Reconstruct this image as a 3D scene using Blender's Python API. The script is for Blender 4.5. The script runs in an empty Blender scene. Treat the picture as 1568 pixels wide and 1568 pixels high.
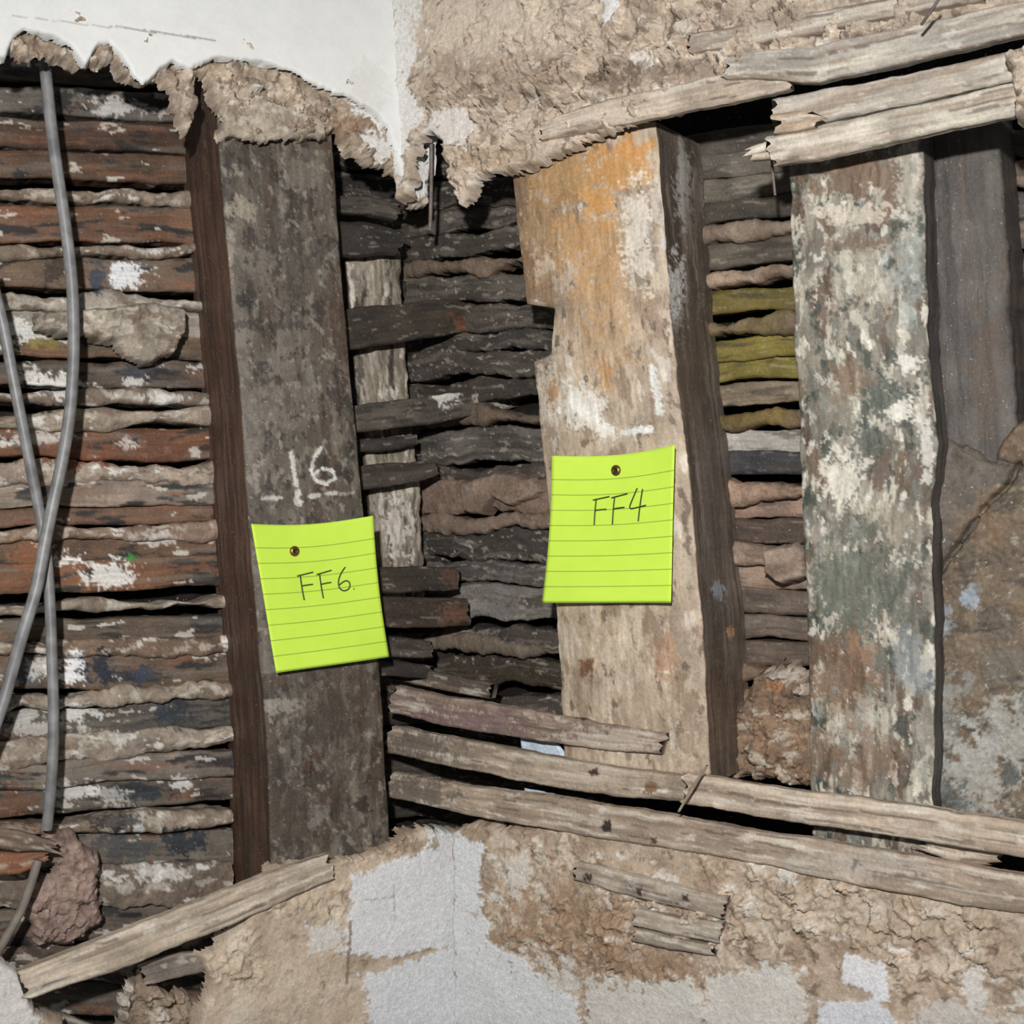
import bpy, math, numpy as np
from mathutils import Vector, Matrix
# ------------------------------------------------------------------ frame
F=1900.0; CX=833.5; ROLL=0.065; CAMZ=1.5
RT=np.array([math.cos(ROLL),0,-math.sin(ROLL)]); UPV=np.array([math.sin(ROLL),0,math.cos(ROLL)]); FW=np.array([0,1.0,0])
CAM=np.array([0,0,CAMZ])
A=math.radians(35)
c0=RT*(690-CX)/F+FW
CORNER=CAM+c0*1.0; CORNER[2]=CAMZ
WALL={'L':(np.array([math.cos(A),math.sin(A),0]),np.array([math.sin(A),-math.cos(A),0])),
      'R':(np.array([math.cos(A),-math.sin(A),0]),np.array([-math.sin(A),-math.cos(A),0]))}
def hit(w,u,v,n=0.0):
    T,N=WALL[w]; d=RT*(u-CX)/F-UPV*(v-CX)/F+FW
    k=(n-np.dot(CAM-CORNER,N))/np.dot(d,N); P=CAM+d*k-CORNER
    return np.array([np.dot(P,T),P[2]])
def hits(w,pts,n=0.0): return np.array([hit(w,p[0],p[1],n) for p in pts])
def W3(w,s,z,n):
    T,N=WALL[w]
    return CORNER[None,:]+s[:,None]*T+n[:,None]*N+z[:,None]*np.array([0,0,1.0])
def topx(P):
    d=P-CAM; y=d@FW
    return CX+F*(d@RT)/y, CX-F*(d@UPV)/y
def lin(c):
    c=np.asarray(c,float)/255.0
    return np.where(c<=0.04045,c/12.92,((c+0.055)/1.055)**2.4)
# ------------------------------------------------------------------ noise
def hsh(ix,iy,seed):
    h=(ix.astype(np.int64)*374761393+iy.astype(np.int64)*668265263+seed*1442695041)&0xffffffff
    h=((h^(h>>13))*1274126177)&0xffffffff
    h=((h^(h>>16))*2246822519)&0xffffffff
    return ((h^(h>>15))&0xffffff)/float(0xffffff)
def gn(x,y,seed):
    ix=np.floor(x);iy=np.floor(y);fx=x-ix;fy=y-iy
    ux=fx*fx*fx*(fx*(fx*6-15)+10);uy=fy*fy*fy*(fy*(fy*6-15)+10)
    def g(dx,dy):
        a=hsh(ix+dx,iy+dy,seed)*2*math.pi
        return np.cos(a)*(fx-dx)+np.sin(a)*(fy-dy)
    a=g(0,0);b=g(1,0);c=g(0,1);d=g(1,1)
    return (a*(1-ux)+b*ux)*(1-uy)+(c*(1-ux)+d*ux)*uy
CR,SR=math.cos(.65),math.sin(.65)
def fbm(x,y,seed,o=4):
    t=0;a=1;s=0
    for i in range(o):
        t=t+a*gn(x,y,seed+i*31);s+=a;a*=0.56
        x,y=(x*CR-y*SR)*2.03+17.3,(x*SR+y*CR)*2.03+5.1
    return np.clip(0.5+t/s*1.35,0,1)
def worley(x,y,seed):
    ix=np.floor(x);iy=np.floor(y);best=np.full(x.shape,9.0);idv=np.zeros(x.shape)
    for dx in(-1,0,1):
        for dy in(-1,0,1):
            cx=ix+dx;cy=iy+dy
            px=cx+hsh(cx,cy,seed);py=cy+hsh(cx,cy,seed+7)
            d=np.hypot(px-x,py-y);m=d<best
            best=np.where(m,d,best);idv=np.where(m,hsh(cx,cy,seed+13),idv)
    return best,idv
def ss(a,b,x):
    t=np.clip((x-a)/(b-a+(1e-12 if b>=a else -1e-12)),0,1);return t*t*(3-2*t)
def segd(px,py,a,b):
    e=np.array(b,float)-np.array(a,float);wx=px-a[0];wy=py-a[1]
    t=np.clip((wx*e[0]+wy*e[1])/(e@e+1e-12),0,1);return np.hypot(wx-e[0]*t,wy-e[1]*t)
def sdf(px,py,poly):
    poly=np.asarray(poly,float);n=len(poly);best=np.full(px.shape,1e9);ins=np.zeros(px.shape,bool)
    for i in range(n):
        a=poly[i];b=poly[(i+1)%n];best=np.minimum(best,segd(px,py,a,b))
        if a[1]!=b[1]:
            c=((a[1]>py)!=(b[1]>py))&(px<(b[0]-a[0])*(py-a[1])/(b[1]-a[1])+a[0]);ins^=c
    return np.where(ins,best,-best)
SEED=[11]
def ns(): SEED[0]+=97; return SEED[0]
def mixc(c,k,m): return c*(1-m[:,None])+np.asarray(k,float)[None,:]*m[:,None]
SAT=.93
def shade(px,py,L,W,spec):
    sd=ns();c=np.tile(np.array(spec['base'],float),(len(px),1));sm=np.zeros(len(px))
    lo=fbm(L*30,W*30,sd,4);la=spec.get('lo',.36)
    c=c*(1-la/2+la*lo)[:,None]
    for ly in spec.get('layers',[]):
        col,sx,sy,th,so,st=ly
        f=fbm(L/sx,W/sy,ns(),5);c=mixc(c,col,ss(th,th+so,f)*st)
    wn=(fbm(L*90,W*90,sd+3,4)-0.5);wn2=(fbm(L*350,W*350,sd+5,3)-0.5)
    for b in spec.get('polys',[]):
        poly,col,nz,st=b
        pl=np.array(poly,float)
        if pl[:,0].max()<px.min()-30 or pl[:,0].min()>px.max()+30 or pl[:,1].max()<py.min()-30 or pl[:,1].min()>py.max()+30: continue
        d=sdf(px,py,poly)+wn*nz*2.8+wn2*nz*1.8
        m=ss(0,2.0,d)*st
        c=mixc(c,np.array(col,float),m)
        if min(col)>175: sm=np.maximum(sm,m)
    for b in spec.get('blobs',[]):
        u,v,ru,rv,col,st=b
        if u+2*ru<px.min() or u-2*ru>px.max() or v+2*rv<py.min() or v-2*rv>py.max(): continue
        d=np.hypot((px-u)/ru,(py-v)/rv)+wn*1.5+wn2*1.0
        c=mixc(c,col,ss(1.1,0.75,d)*st)
    for b in spec.get('strokes',[]):
        x0,y0,x1,y1,r,col,st=b
        d=segd(px,py,(x0,y0),(x1,y1))/r+wn*0.7+wn2*1.3
        c=mixc(c,col,ss(1.2,0.6,d)*st)
    g=c.mean(1,keepdims=True);c=g+(c-g)*spec.get('sat',SAT)
    return lin(np.clip(c,0,255)),sm
# ------------------------------------------------------------------ mesh
def build(name,parts,mat,parent=None,smooth=True):
    vs=[];cs=[];gs=[];fs=[];o=0;ng=[]
    for P,C,G,Q,N in parts:
        vs.append(P);cs.append(C);gs.append(G);fs.append(Q+o)
        ng+=[[i+o for i in r] for r in N];o+=len(P)
    V=np.concatenate(vs);C=np.concatenate(cs);G=np.concatenate(gs);Q=np.concatenate(fs)
    nl=len(Q)*4+sum(len(r) for r in ng)
    me=bpy.data.meshes.new(name)
    me.vertices.add(len(V));me.vertices.foreach_set('co',V.astype(np.float32).ravel())
    loops=np.concatenate([Q.ravel(),np.array([i for r in ng for i in r],int)]).astype(np.int32)
    starts=list(range(0,len(Q)*4,4));k=len(Q)*4
    for r in ng: starts.append(k);k+=len(r)
    me.loops.add(nl);me.loops.foreach_set('vertex_index',loops)
    me.polygons.add(len(starts));me.polygons.foreach_set('loop_start',np.array(starts,np.int32))
    me.update(calc_edges=True);me.validate()
    if smooth: me.polygons.foreach_set('use_smooth',np.ones(len(me.polygons),bool))
    a=me.attributes.new('Col','FLOAT_COLOR','POINT')
    a.data.foreach_set('color',np.concatenate([C,np.ones((len(C),1))],1).astype(np.float32).ravel())
    a=me.attributes.new('gr','FLOAT_VECTOR','POINT');a.data.foreach_set('vector',G.astype(np.float32).ravel())
    me.materials.append(mat)
    ob=bpy.data.objects.new(name,me);bpy.context.scene.collection.objects.link(ob)
    if parent: ob.parent=parent
    return ob
def resamp(pts,M):
    pts=np.asarray(pts,float);d=np.r_[0,np.cumsum(np.hypot(*np.diff(pts,axis=0).T))];t=np.linspace(0,d[-1],M)
    return np.stack([np.interp(t,d,pts[:,0]),np.interp(t,d,pts[:,1])],1),t
def beam(w,Lp,Rp,off,D,spec,h=0.0013,edge=0.0015,ef=60,rough=0.0008,rf=(60,200),bulge=0.0015,jag=0.0,sideL=None,sideR=None,bp=6,byz=False):
    a=hits(w,Lp,off);b=hits(w,Rp,off)
    ln=max(np.sum(np.hypot(*np.diff(a,axis=0).T)),1e-3);M=max(int(ln/h),4)
    if byz:
        zz=np.linspace(max(a[0,1],b[0,1]),min(a[-1,1],b[-1,1]),M)
        a=np.stack([np.interp(-zz,-a[:,1],a[:,0]),zz],1);b=np.stack([np.interp(-zz,-b[:,1],b[:,0]),zz],1);t=zz[0]-zz
    else:
        a,t=resamp(a,M);b,_=resamp(b,M)
    lw=np.hypot(*(b-a).T);wd=lw.max() if byz else lw.mean();K=max(int(wd/h),5);S=max(int(D/(h*2.0)),2);S=min(S,40)
    wv=np.r_[np.zeros(S),np.linspace(0,1,K),np.ones(S)]
    nv=np.r_[np.linspace(-D,-D/S,S),np.zeros(K),np.linspace(-D/S,-D,S)]
    per=np.r_[np.linspace(-D,-D/S,S),np.linspace(0,wd,K),wd+np.linspace(D/S,D,S)]
    sd=ns();R=len(wv)
    tt=np.repeat(t,R).reshape(M,R);ww=np.tile(wv,(M,1));nn=np.tile(nv,(M,1));pp=np.tile(per,(M,1))
    if byz:
        fr=(nn>-1e-9);pp=np.where(fr,wd-(1-ww)*lw[:,None],pp)
    eL=(fbm(t*ef,t*0+1.5,sd,4)-.5)*2*edge;eR=(fbm(t*ef,t*0+8.5,sd+1,4)-.5)*2*edge
    X=a[:,None,:]*(1-ww[...,None])+b[:,None,:]*ww[...,None]
    ax=(b-a);ax/=np.hypot(*ax.T)[:,None]+1e-9
    sh=eL[:,None]*(1-ww)+eR[:,None]*ww
    side=((nn<-1e-9));so=(fbm(tt*rf[0]*.5,pp*60,sd+4,3)-.5)*2*min(rough*.4,.0006)*np.where(side,1,0)*np.where(ww<.5,-1,1)
    X=X+ax[:,None,:]*(sh+so)[...,None]
    if jag>0:
        dr=np.gradient(a,axis=0);dr/=np.hypot(*dr.T)[:,None]+1e-9
        jn=(fbm(ww*3,ww*0+sd%50,sd,2)-.5)*2*jag
        jn2=(fbm(ww*3,ww*0+sd%50+9,sd+9,2)-.5)*2*jag
        X=X+dr[:,None,:]*(jn*np.exp(-tt/(jag*1.5))+jn2*np.exp(-(t[-1]-tt)/(jag*1.5)))[...,None]
    rel=(fbm(tt*rf[0],pp*rf[1],sd+6,5)-.5)*2*rough*np.where(side,0,1)-bulge*np.abs(2*ww-1)**bp*np.where(side,1-np.clip(-nn/D,0,1),1)
    n=off+nn+rel
    P=W3(w,X[...,0].ravel(),X[...,1].ravel(),n.ravel())
    u,v=topx(P)
    C,_=shade(u,v,tt.ravel()+sd%7,pp.ravel(),spec)
    for key,sp in((0,sideL),(1,sideR)):
        if sp is not None:
            C2,_=shade(u,v,tt.ravel()+sd%7,pp.ravel(),sp);m=(side&((ww<.5) if key==0 else (ww>.5))).ravel()
            C[m]=C2[m]
    G=np.stack([tt.ravel(),pp.ravel(),np.full(M*R,(sd%100)*1.0)],1)
    i=np.arange(M-1)[:,None]*R+np.arange(R-1)[None,:];i=i.ravel()
    Q=np.stack([i,i+1,i+R+1,i+R],1)
    return P,C,G,Q,[list(range(R)),list(range((M-1)*R+R-1,(M-1)*R-1,-1))]
def lath(w,cl,off,D,spec,**k):
    cl=np.array(cl,float);d=np.gradient(cl[:,:2],axis=0);d/=np.hypot(*d.T)[:,None];nrm=np.stack([d[:,1],-d[:,0]],1)
    up=cl[:,:2]+nrm*cl[:,2:3]/2;dn=cl[:,:2]-nrm*cl[:,2:3]/2
    return beam(w,up,dn,off,D,spec,**k)
def slab(w,poly,off,thick,spec,h=0.0012,edge=0.002,ef=80,rnd=0.003,amp=0.002,af=25,rub=0.0,rubf=120,rubmask=None,rise=0.0,risew=0.03,grooves=[],grit=0.0):
    pl=hits(w,poly,off);x0,z0=pl.min(0)-.004;x1,z1=pl.max(0)+.004
    xs=np.arange(x0,x1,h);zs=np.arange(z0,z1,h);S,Z=np.meshgrid(xs,zs);sd=ns()
    base=sdf(S,Z,pl)
    d=base+(fbm(S*ef,Z*ef,sd,4)-.5)*2.2*edge
    ds=np.minimum(base+edge*.6+(fbm(S*ef*.6,Z*ef*.6,sd,2)-.5)*1.6*edge,d+.0025)
    gz,gs=np.gradient(d,h);g2=gs**2+gz**2+.2
    ok=(d>0);cell=ok[:-1,:-1]|ok[1:,:-1]|ok[:-1,1:]|ok[1:,1:]
    dd=np.where(d<0,np.clip(d,-1.5*h,0),0)
    S2=S-gs*dd/g2;Z2=Z-gz*dd/g2;dc=np.clip(d,0,None)
    P0=W3(w,S2.ravel(),Z2.ravel(),np.full(S2.size,off));u,v=topx(P0)
    C,sm=shade(u,v,S.ravel()+3,Z.ravel(),spec);sm=sm.reshape(S.shape)
    rel=(fbm(S*af,Z*af,sd+3,5)-.5)*2*amp
    if rub>0:
        wx=S+(fbm(S*160,Z*160,sd+40,3)-.5)*.008;wz=Z+(fbm(S*160,Z*160,sd+44,3)-.5)*.008
        f1,idv=worley(wx*rubf,wz*rubf,sd+5);f2,id2=worley(wx*rubf*2.2,wz*rubf*2.2,sd+6)
        f0,id0=worley(wx*rubf*.5,wz*rubf*.5,sd+15)
        rm=1.0
        if rubmask is not None:
            rm=np.zeros(S.size)
            for (bu,bv,ru,rv,st) in rubmask: rm=np.maximum(rm,ss(1.2,.6,np.hypot((u-bu)/ru,(v-bv)/rv)+(fbm(S.ravel()*40,Z.ravel()*40,sd+8,3)-.5))*st)
            rm=rm.reshape(S.shape)
        rm=rm*(1-.9*sm)
        big=fbm(S*45,Z*45,sd+60,3)
        q=ss(.75,.45,f1)*(idv>.45)*idv*.8+ss(.7,.4,f2)*(id2>.4)*.35*id2+ss(.6,.42,f0)*(id0>.6)*.8
        rel=rel+rub*rm*((q-.3)*(.5+big)+.5*(fbm(S*300,Z*300,sd+61,4)-.5)+1.2*(big-.5))
        C=C*(1+((.86+.28*idv)*(.9+.2*id2)-1)*np.broadcast_to(rm,S.shape)).ravel()[:,None]
        C=np.clip(C,0,.9)
    if grit>0: rel=rel+grit*(fbm(S*280,Z*280,sd+70,4)-.5)
    for gp,gw,gd in grooves:
        dg=np.full(S.size,1e9)
        for a_,b_ in zip(gp[:-1],gp[1:]): dg=np.minimum(dg,segd(u,v,a_,b_))
        dg=dg+ (fbm(S.ravel()*120,Z.ravel()*120,sd+80,3)-.5)*6
        rel=rel-gd*np.exp(-(np.clip(dg,0,None)/gw)**2).reshape(S.shape)
    rel=rel*(1-.6*sm)+sm*.0012
    x=np.clip(np.clip(ds,0,None)/rnd,0,1);x2=np.clip(dc/.0014,0,1)
    n=off+rel-thick*.75*(1-x)**2.2-thick*.25*(1-x2)+rise*ss(0,risew,dc)
    P=W3(w,S2.ravel(),Z2.ravel(),n.ravel())
    R=S.shape[1];r,c=np.nonzero(cell);i=r*R+c;Q=np.stack([i,i+1,i+R+1,i+R],1)
    used=np.unique(Q);mp=np.full(S.size,-1);mp[used]=np.arange(len(used))
    G=np.stack([S.ravel(),Z.ravel(),np.zeros(S.size)],1)
    return P[used],C[used],G[used],mp[Q],[]
# ------------------------------------------------------------------ materials
def mat_new(name,gscale,gamt,nscale,namt,spk,spkcol,spkth,bump,rough,spec=0.3):
    m=bpy.data.materials.new(name);m.use_nodes=True;nt=m.node_tree;N=nt.nodes;K=nt.links
    bs=N['Principled BSDF']
    ac=N.new('ShaderNodeAttribute');ac.attribute_name='Col';ag=N.new('ShaderNodeAttribute');ag.attribute_name='gr'
    mp=N.new('ShaderNodeMapping');mp.inputs['Scale'].default_value=(gscale[0],gscale[1],1)
    K.new(ag.outputs['Vector'],mp.inputs['Vector'])
    g=N.new('ShaderNodeTexNoise');g.inputs['Scale'].default_value=1;g.inputs['Detail'].default_value=6;g.inputs['Roughness'].default_value=.65
    K.new(mp.outputs[0],g.inputs['Vector'])
    tc=N.new('ShaderNodeTexCoord')
    n=N.new('ShaderNodeTexNoise');n.inputs['Scale'].default_value=nscale;n.inputs['Detail'].default_value=5;n.inputs['Roughness'].default_value=.7
    K.new(tc.outputs['Object'],n.inputs['Vector'])
    def mr(src,a,b,c,d):
        r=N.new('ShaderNodeMapRange');r.inputs[1].default_value=a;r.inputs[2].default_value=b;r.inputs[3].default_value=c;r.inputs[4].default_value=d
        K.new(src,r.inputs[0]);return r.outputs[0]
    gm=mr(g.outputs['Fac'],.3,.7,1-gamt,1+gamt*.8);nm=mr(n.outputs['Fac'],.3,.7,1-namt,1+namt)
    mu=N.new('ShaderNodeMath');mu.operation='MULTIPLY';K.new(gm,mu.inputs[0]);K.new(nm,mu.inputs[1])
    vs=N.new('ShaderNodeVectorMath');vs.operation='SCALE';K.new(ac.outputs['Color'],vs.inputs[0]);K.new(mu.outputs[0],vs.inputs['Scale'])
    s=N.new('ShaderNodeTexNoise');s.inputs['Scale'].default_value=spk;s.inputs['Detail'].default_value=3
    K.new(tc.outputs['Object'],s.inputs['Vector'])
    sf=mr(s.outputs['Fac'],spkth,spkth+.05,0,.7)
    mx=N.new('ShaderNodeMix');mx.data_type='RGBA';K.new(sf,mx.inputs['Factor']);K.new(vs.outputs[0],mx.inputs[6]);mx.inputs[7].default_value=(*lin(spkcol),1)
    K.new(mx.outputs[2],bs.inputs['Base Color'])
    ad=N.new('ShaderNodeMath');ad.operation='ADD';K.new(g.outputs['Fac'],ad.inputs[0]);K.new(n.outputs['Fac'],ad.inputs[1])
    bp=N.new('ShaderNodeBump');bp.inputs['Strength'].default_value=bump;bp.inputs['Distance'].default_value=.0010
    K.new(ad.outputs[0],bp.inputs['Height']);K.new(bp.outputs[0],bs.inputs['Normal'])
    bs.inputs['Roughness'].default_value=rough;bs.inputs['Specular IOR Level'].default_value=spec
    return m
M_WOOD=mat_new('weathered_wood',(18,380),.24,420,.2,560,(180,174,164),.69,.6,.58,.4)
M_STUD=mat_new('old_stud_timber',(14,220),.2,380,.2,620,(190,186,178),.68,.6,.56,.4)
M_PLAS=mat_new('lime_plaster_rubble',(220,220),.14,500,.2,650,(228,222,212),.69,.9,.9,.15)
M_SMOOTH=mat_new('painted_plaster',(60,60),.03,300,.03,650,(236,234,230),.72,.15,.8,.2)
M_MORT=mat_new('mortar_keys',(120,120),.18,420,.24,520,(215,208,196),.69,.9,.85,.2)
M_STONE=mat_new('stone',(90,90),.2,330,.28,480,(190,190,186),.68,.9,.65,.35)
def simple(name,col,rough=.5,metal=0,spec=.4,nz=0.1,ns_=200):
    m=bpy.data.materials.new(name);m.use_nodes=True;nt=m.node_tree;b=nt.nodes['Principled BSDF']
    n=nt.nodes.new('ShaderNodeTexNoise');n.inputs['Scale'].default_value=ns_;tc=nt.nodes.new('ShaderNodeTexCoord');nt.links.new(tc.outputs['Object'],n.inputs['Vector'])
    r=nt.nodes.new('ShaderNodeValToRGB');l=lin(col);r.color_ramp.elements[0].position=.3;r.color_ramp.elements[1].position=.7
    r.color_ramp.elements[0].color=(*(l*(1-nz)),1);r.color_ramp.elements[1].color=(*np.clip(l*(1+nz),0,1),1)
    nt.links.new(n.outputs['Fac'],r.inputs[0]);nt.links.new(r.outputs[0],b.inputs['Base Color'])
    b.inputs['Roughness'].default_value=rough;b.inputs['Metallic'].default_value=metal;b.inputs['Specular IOR Level'].default_value=spec
    return m
def empty(n):
    e=bpy.data.objects.new(n,None);bpy.context.scene.collection.objects.link(e);return e
WL=empty('wall_left');WR=empty('wall_right')
WH=(220,219,215);LG=(165,158,146);GR=(118,110,100);DG=(84,78,71);DK=(56,50,44);BK=(34,35,38);BR=(104,72,50);OLV=(124,108,46);BL=(70,82,98)
# ------------------------------------------------------------------ dark backing
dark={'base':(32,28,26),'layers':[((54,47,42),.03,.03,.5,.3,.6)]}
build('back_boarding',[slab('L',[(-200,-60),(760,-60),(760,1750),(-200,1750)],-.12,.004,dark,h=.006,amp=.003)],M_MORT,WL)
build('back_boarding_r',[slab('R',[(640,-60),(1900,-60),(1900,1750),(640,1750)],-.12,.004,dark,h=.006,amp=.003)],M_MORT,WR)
# ------------------------------------------------------------------ left bay
wl=[(BK,.06,.012,.60,.10,.8),(GR,.12,.008,.56,.2,.55),((140,88,58),.08,.012,.66,.12,.5),((200,194,184),.03,.012,.77,.03,.85)]
mo=[((118,100,85),.03,.012,.5,.2,.7),((196,188,174),.02,.010,.60,.1,.7)]
LB=[(190,175,42,16,WH,.75),(100,165,22,14,BK,.8),(60,215,70,14,(88,60,44),.6),(30,285,14,10,BK,.8),(205,452,34,20,(225,228,232),.95),(160,455,16,26,(60,66,82),.9),(90,440,20,26,(60,48,40),.8),
 (245,405,18,10,WH,.7),(50,540,44,20,WH,.9),(75,560,32,9,OLV,.9),(85,628,38,18,WH,.9),(50,610,22,14,WH,.8),(215,605,34,14,(60,60,66),.9),(215,622,20,7,WH,.8),(265,650,30,14,WH,.75),(60,665,40,8,BK,.8),
 (215,725,24,12,WH,.8),(60,712,55,12,WH,.7),(120,740,70,18,(118,68,42),.8),(250,735,50,22,(106,66,46),.8),(110,910,28,12,(235,232,228),.9),(175,935,44,22,WH,.95),(215,908,7,6,(60,150,60),.9),(45,905,30,22,(140,86,54),.8),
 (120,1090,30,26,(230,230,232),.97),(158,1085,22,26,(34,38,50),.95),(35,1100,28,26,BL,.7),(70,1085,24,18,WH,.7),(230,1098,26,14,(50,56,74),.9),(125,1160,36,16,WH,.85),(60,1185,70,12,WH,.6),(280,1165,34,16,(44,50,60),.9),(190,1200,26,10,WH,.7),(40,1165,40,14,(190,186,178),.8),
 (110,1290,40,14,WH,.8),(180,1300,34,16,WH,.6),(240,1290,40,14,(44,48,56),.9),(300,1275,20,10,WH,.8),(250,1420,40,18,WH,.8),(300,1370,34,24,(40,46,54),.9),(200,1380,50,26,(70,72,74),.8),(190,1340,40,18,BK,.6),(230,1350,10,8,WH,.9),(30,1310,40,30,(106,68,46),.7),(150,800,40,16,(120,98,84),.6),(260,880,26,10,WH,.7)]
rows=[(112,128,34,'w',(82,74,67)),(160,178,46,'w',(102,94,86)),(212,228,50,'w',(78,56,43)),(264,278,48,'w',(90,68,52)),(314,326,22,'m',(140,125,110)),(362,368,62,'w',(108,76,56)),(408,400,16,'m',(136,120,104)),
 (442,446,58,'w',(112,90,72)),(488,498,24,'m',(162,153,140)),(524,526,46,'w',(154,144,131)),(560,566,44,'w',(92,76,60)),(606,612,46,'w',(86,72,62)),(645,648,22,'m',(122,108,95)),(684,676,26,'m',(160,145,128)),
 (722,720,54,'w',(108,70,48)),(768,772,30,'m',(158,142,127)),(804,798,52,'w',(138,122,108)),(844,838,30,'w',(108,80,62)),(870,866,20,'m',(146,122,105)),(898,886,50,'w',(100,74,56)),(944,928,56,'w',(116,78,53)),
 (994,980,18,'m',(152,139,124)),(1028,1020,42,'w',(90,75,62)),(1058,1052,18,'m',(124,103,86)),(1096,1088,58,'w',(100,82,67)),(1144,1128,28,'m',(154,140,124)),(1184,1164,52,'w',(82,75,69)),(1228,1202,32,'m',(152,139,124)),
 (1266,1242,46,'w',(118,106,95)),(1310,1284,50,'w',(88,80,72)),(1354,1330,32,'m',(142,127,112)),(1398,1380,60,'w',(104,94,84)),(1452,1436,46,'m',(120,107,95)),(1510,1500,60,'w',(100,88,78)),(1570,1560,60,'m',(84,74,64)),(1630,1620,60,'w',(88,78,68))]
pw=[];pm=[]
for k,(y0,y1,wd,kind,b) in enumerate(rows):
    rg=np.random.RandomState(k+5);xs=[-120,-10,80,170,260,380]
    cl=[(x,y0+(y1-y0)*(x/330.)+rg.uniform(-4,4),wd*(rg.uniform(.86,1.04) if kind=='w' else rg.uniform(.55,1.7))) for x in xs]
    if kind=='w':
        pw.append(lath('L',cl,-.072-.007*rg.rand(),.02,{'base':b,'layers':wl,'blobs':LB,'sat':.9},edge=.0014,ef=30,rough=.0010,rf=(25,130)))
    else:
        pm.append(lath('L',cl,-.066-.004*rg.rand(),.03,{'base':b,'layers':mo+[(WH,.03,.012,.76,.04,.8)],'blobs':LB,'sat':.88},edge=rg.uniform(.003,.0055),ef=rg.uniform(12,32),rough=.0022,rf=(70,90),bulge=.0035,bp=3.5))
build('old_lath_backing',pw,M_WOOD,WL);build('mortar_keys',pm,M_MORT,WL)
pm=[slab('L',[(150,500),(260,488),(305,500),(308,540),(285,575),(240,592),(205,582),(190,556),(120,545),(60,535),(60,505)],-.052,.02,{'base':(150,140,127),'layers':mo},edge=.002,rnd=.005,rub=.002,amp=.002,grit=.001),
    slab('L',[(70,1345),(130,1360),(170,1400),(160,1440),(175,1500),(120,1545),(60,1540),(40,1470),(90,1420)],-.050,.02,{'base':(150,128,117),'layers':[((124,103,93),.02,.01,.5,.2,.7),((180,160,149),.02,.01,.6,.2,.6)]},edge=.004,rnd=.010,rub=.004,amp=.003,grit=.001)]
build('mortar_lump',pm,M_MORT,WL)
# ------------------------------------------------------------------ middle bay
dl=[(DK,.08,.007,.5,.2,.6),((112,104,96),.06,.006,.62,.12,.6),(LG,.02,.005,.72,.06,.6),((200,196,188),.010,.005,.84,.03,.6)]
MB=[(780,1000,50,34,(138,134,130),.7),(820,960,30,40,(110,106,102),.6),(840,1105,60,16,(60,50,36),.8),(700,520,50,24,(66,60,54),.6)]
MR=[(262,40,'w',(60,54,48)),(308,46,'w',(66,60,54)),(352,42,'w',(90,84,78)),(394,36,'w',(70,64,58)),(430,20,'m',(112,96,82)),(466,46,'w',(90,84,76)),(512,44,'w',(78,70,62)),(554,36,'w',(62,58,54)),(594,46,'w',(74,68,62)),(638,38,'w',(64,58,52)),
 (678,22,'m',(102,88,76)),(726,60,'w',(94,89,84)),(776,36,'w',(80,70,62)),(806,44,'m',(130,110,96)),(852,22,'m',(122,105,92)),(888,48,'w',(60,55,51)),(932,42,'w',(84,80,76)),(980,58,'w',(114,108,102)),(1040,34,'w',(72,64,58)),(1052,18,'m',(112,100,88)),(1092,54,'w',(64,56,48)),(1150,46,'w',(70,62,56)),(1200,46,'w',(60,54,50)),(1250,46,'w',(70,62,54)),(1300,46,'w',(62,56,50)),(1345,40,'w',(62,56,50))]
pw=[];pm=[]
for k,(y,wd,kind,b) in enumerate(MR):
    rg=np.random.RandomState(300+k);sl=.11*(y-800)/500
    cl=[(x,y+sl*(x-780)+rg.uniform(-7,7),wd*rg.uniform(.75,1.12)*(1 if kind=='w' else rg.uniform(.5,1.7))) for x in (640,720,780,840,900,980)]
    if kind=='w':pw.append(lath('R',cl,-.075-.009*rg.rand(),.015,{'base':b,'layers':dl,'blobs':MB},edge=.0028,ef=40,rough=.0013,rf=(30,140)))
    else: pm.append(lath('R',cl,-.069,.02,{'base':b,'layers':mo[:1]},edge=.0045,ef=rg.uniform(18,38),rough=.0020,rf=(60,80),bulge=.0035,bp=3.5))
yy=255;k=0
while yy<1370:
    rg=np.random.RandomState(900+k);wd=rg.uniform(38,50)
    cl=[(x,yy+rg.uniform(-4,4)-.05*(x-600)*(yy-800)/500,wd*rg.uniform(.9,1.1)) for x in (500,600,680,740)]
    pw.append(lath('L',cl,-.082-.006*rg.rand(),.015,{'base':[(62,56,50),(46,42,39),(74,67,60)][k%3],'layers':dl},edge=.0018,ef=40,rough=.0011,rf=(30,140)))
    yy+=wd*1.16;k+=1
build('old_lath_backing_m',pw,M_WOOD,WR)
pm.append(slab('R',[(745,785),(800,770),(860,775),(885,800),(830,826),(800,815),(780,840),(750,835)],-.060,.02,{'base':(136,117,103),'layers':mo[:1]},edge=.002,rnd=.005,amp=.002,grit=.001))
build('mortar_keys_m',pm,M_MORT,WR)
build('corner_post',[beam('L',[(560,380),(574,500),(584,620),(604,800),(616,1000)],[(650,380),(656,500),(664,620),(684,800),(694,1000)],-.055,.02,{'base':(124,114,101),'layers':[((160,149,134),.05,.014,.5,.15,.8),((66,58,50),.05,.012,.60,.08,.8),((202,194,182),.03,.010,.68,.06,.8)],'blobs':[(645,860,20,50,(200,192,180),.8),(610,450,30,30,(164,152,136),.6)]},rough=.0015,edge=.0015,byz=True)],M_STUD)
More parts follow.
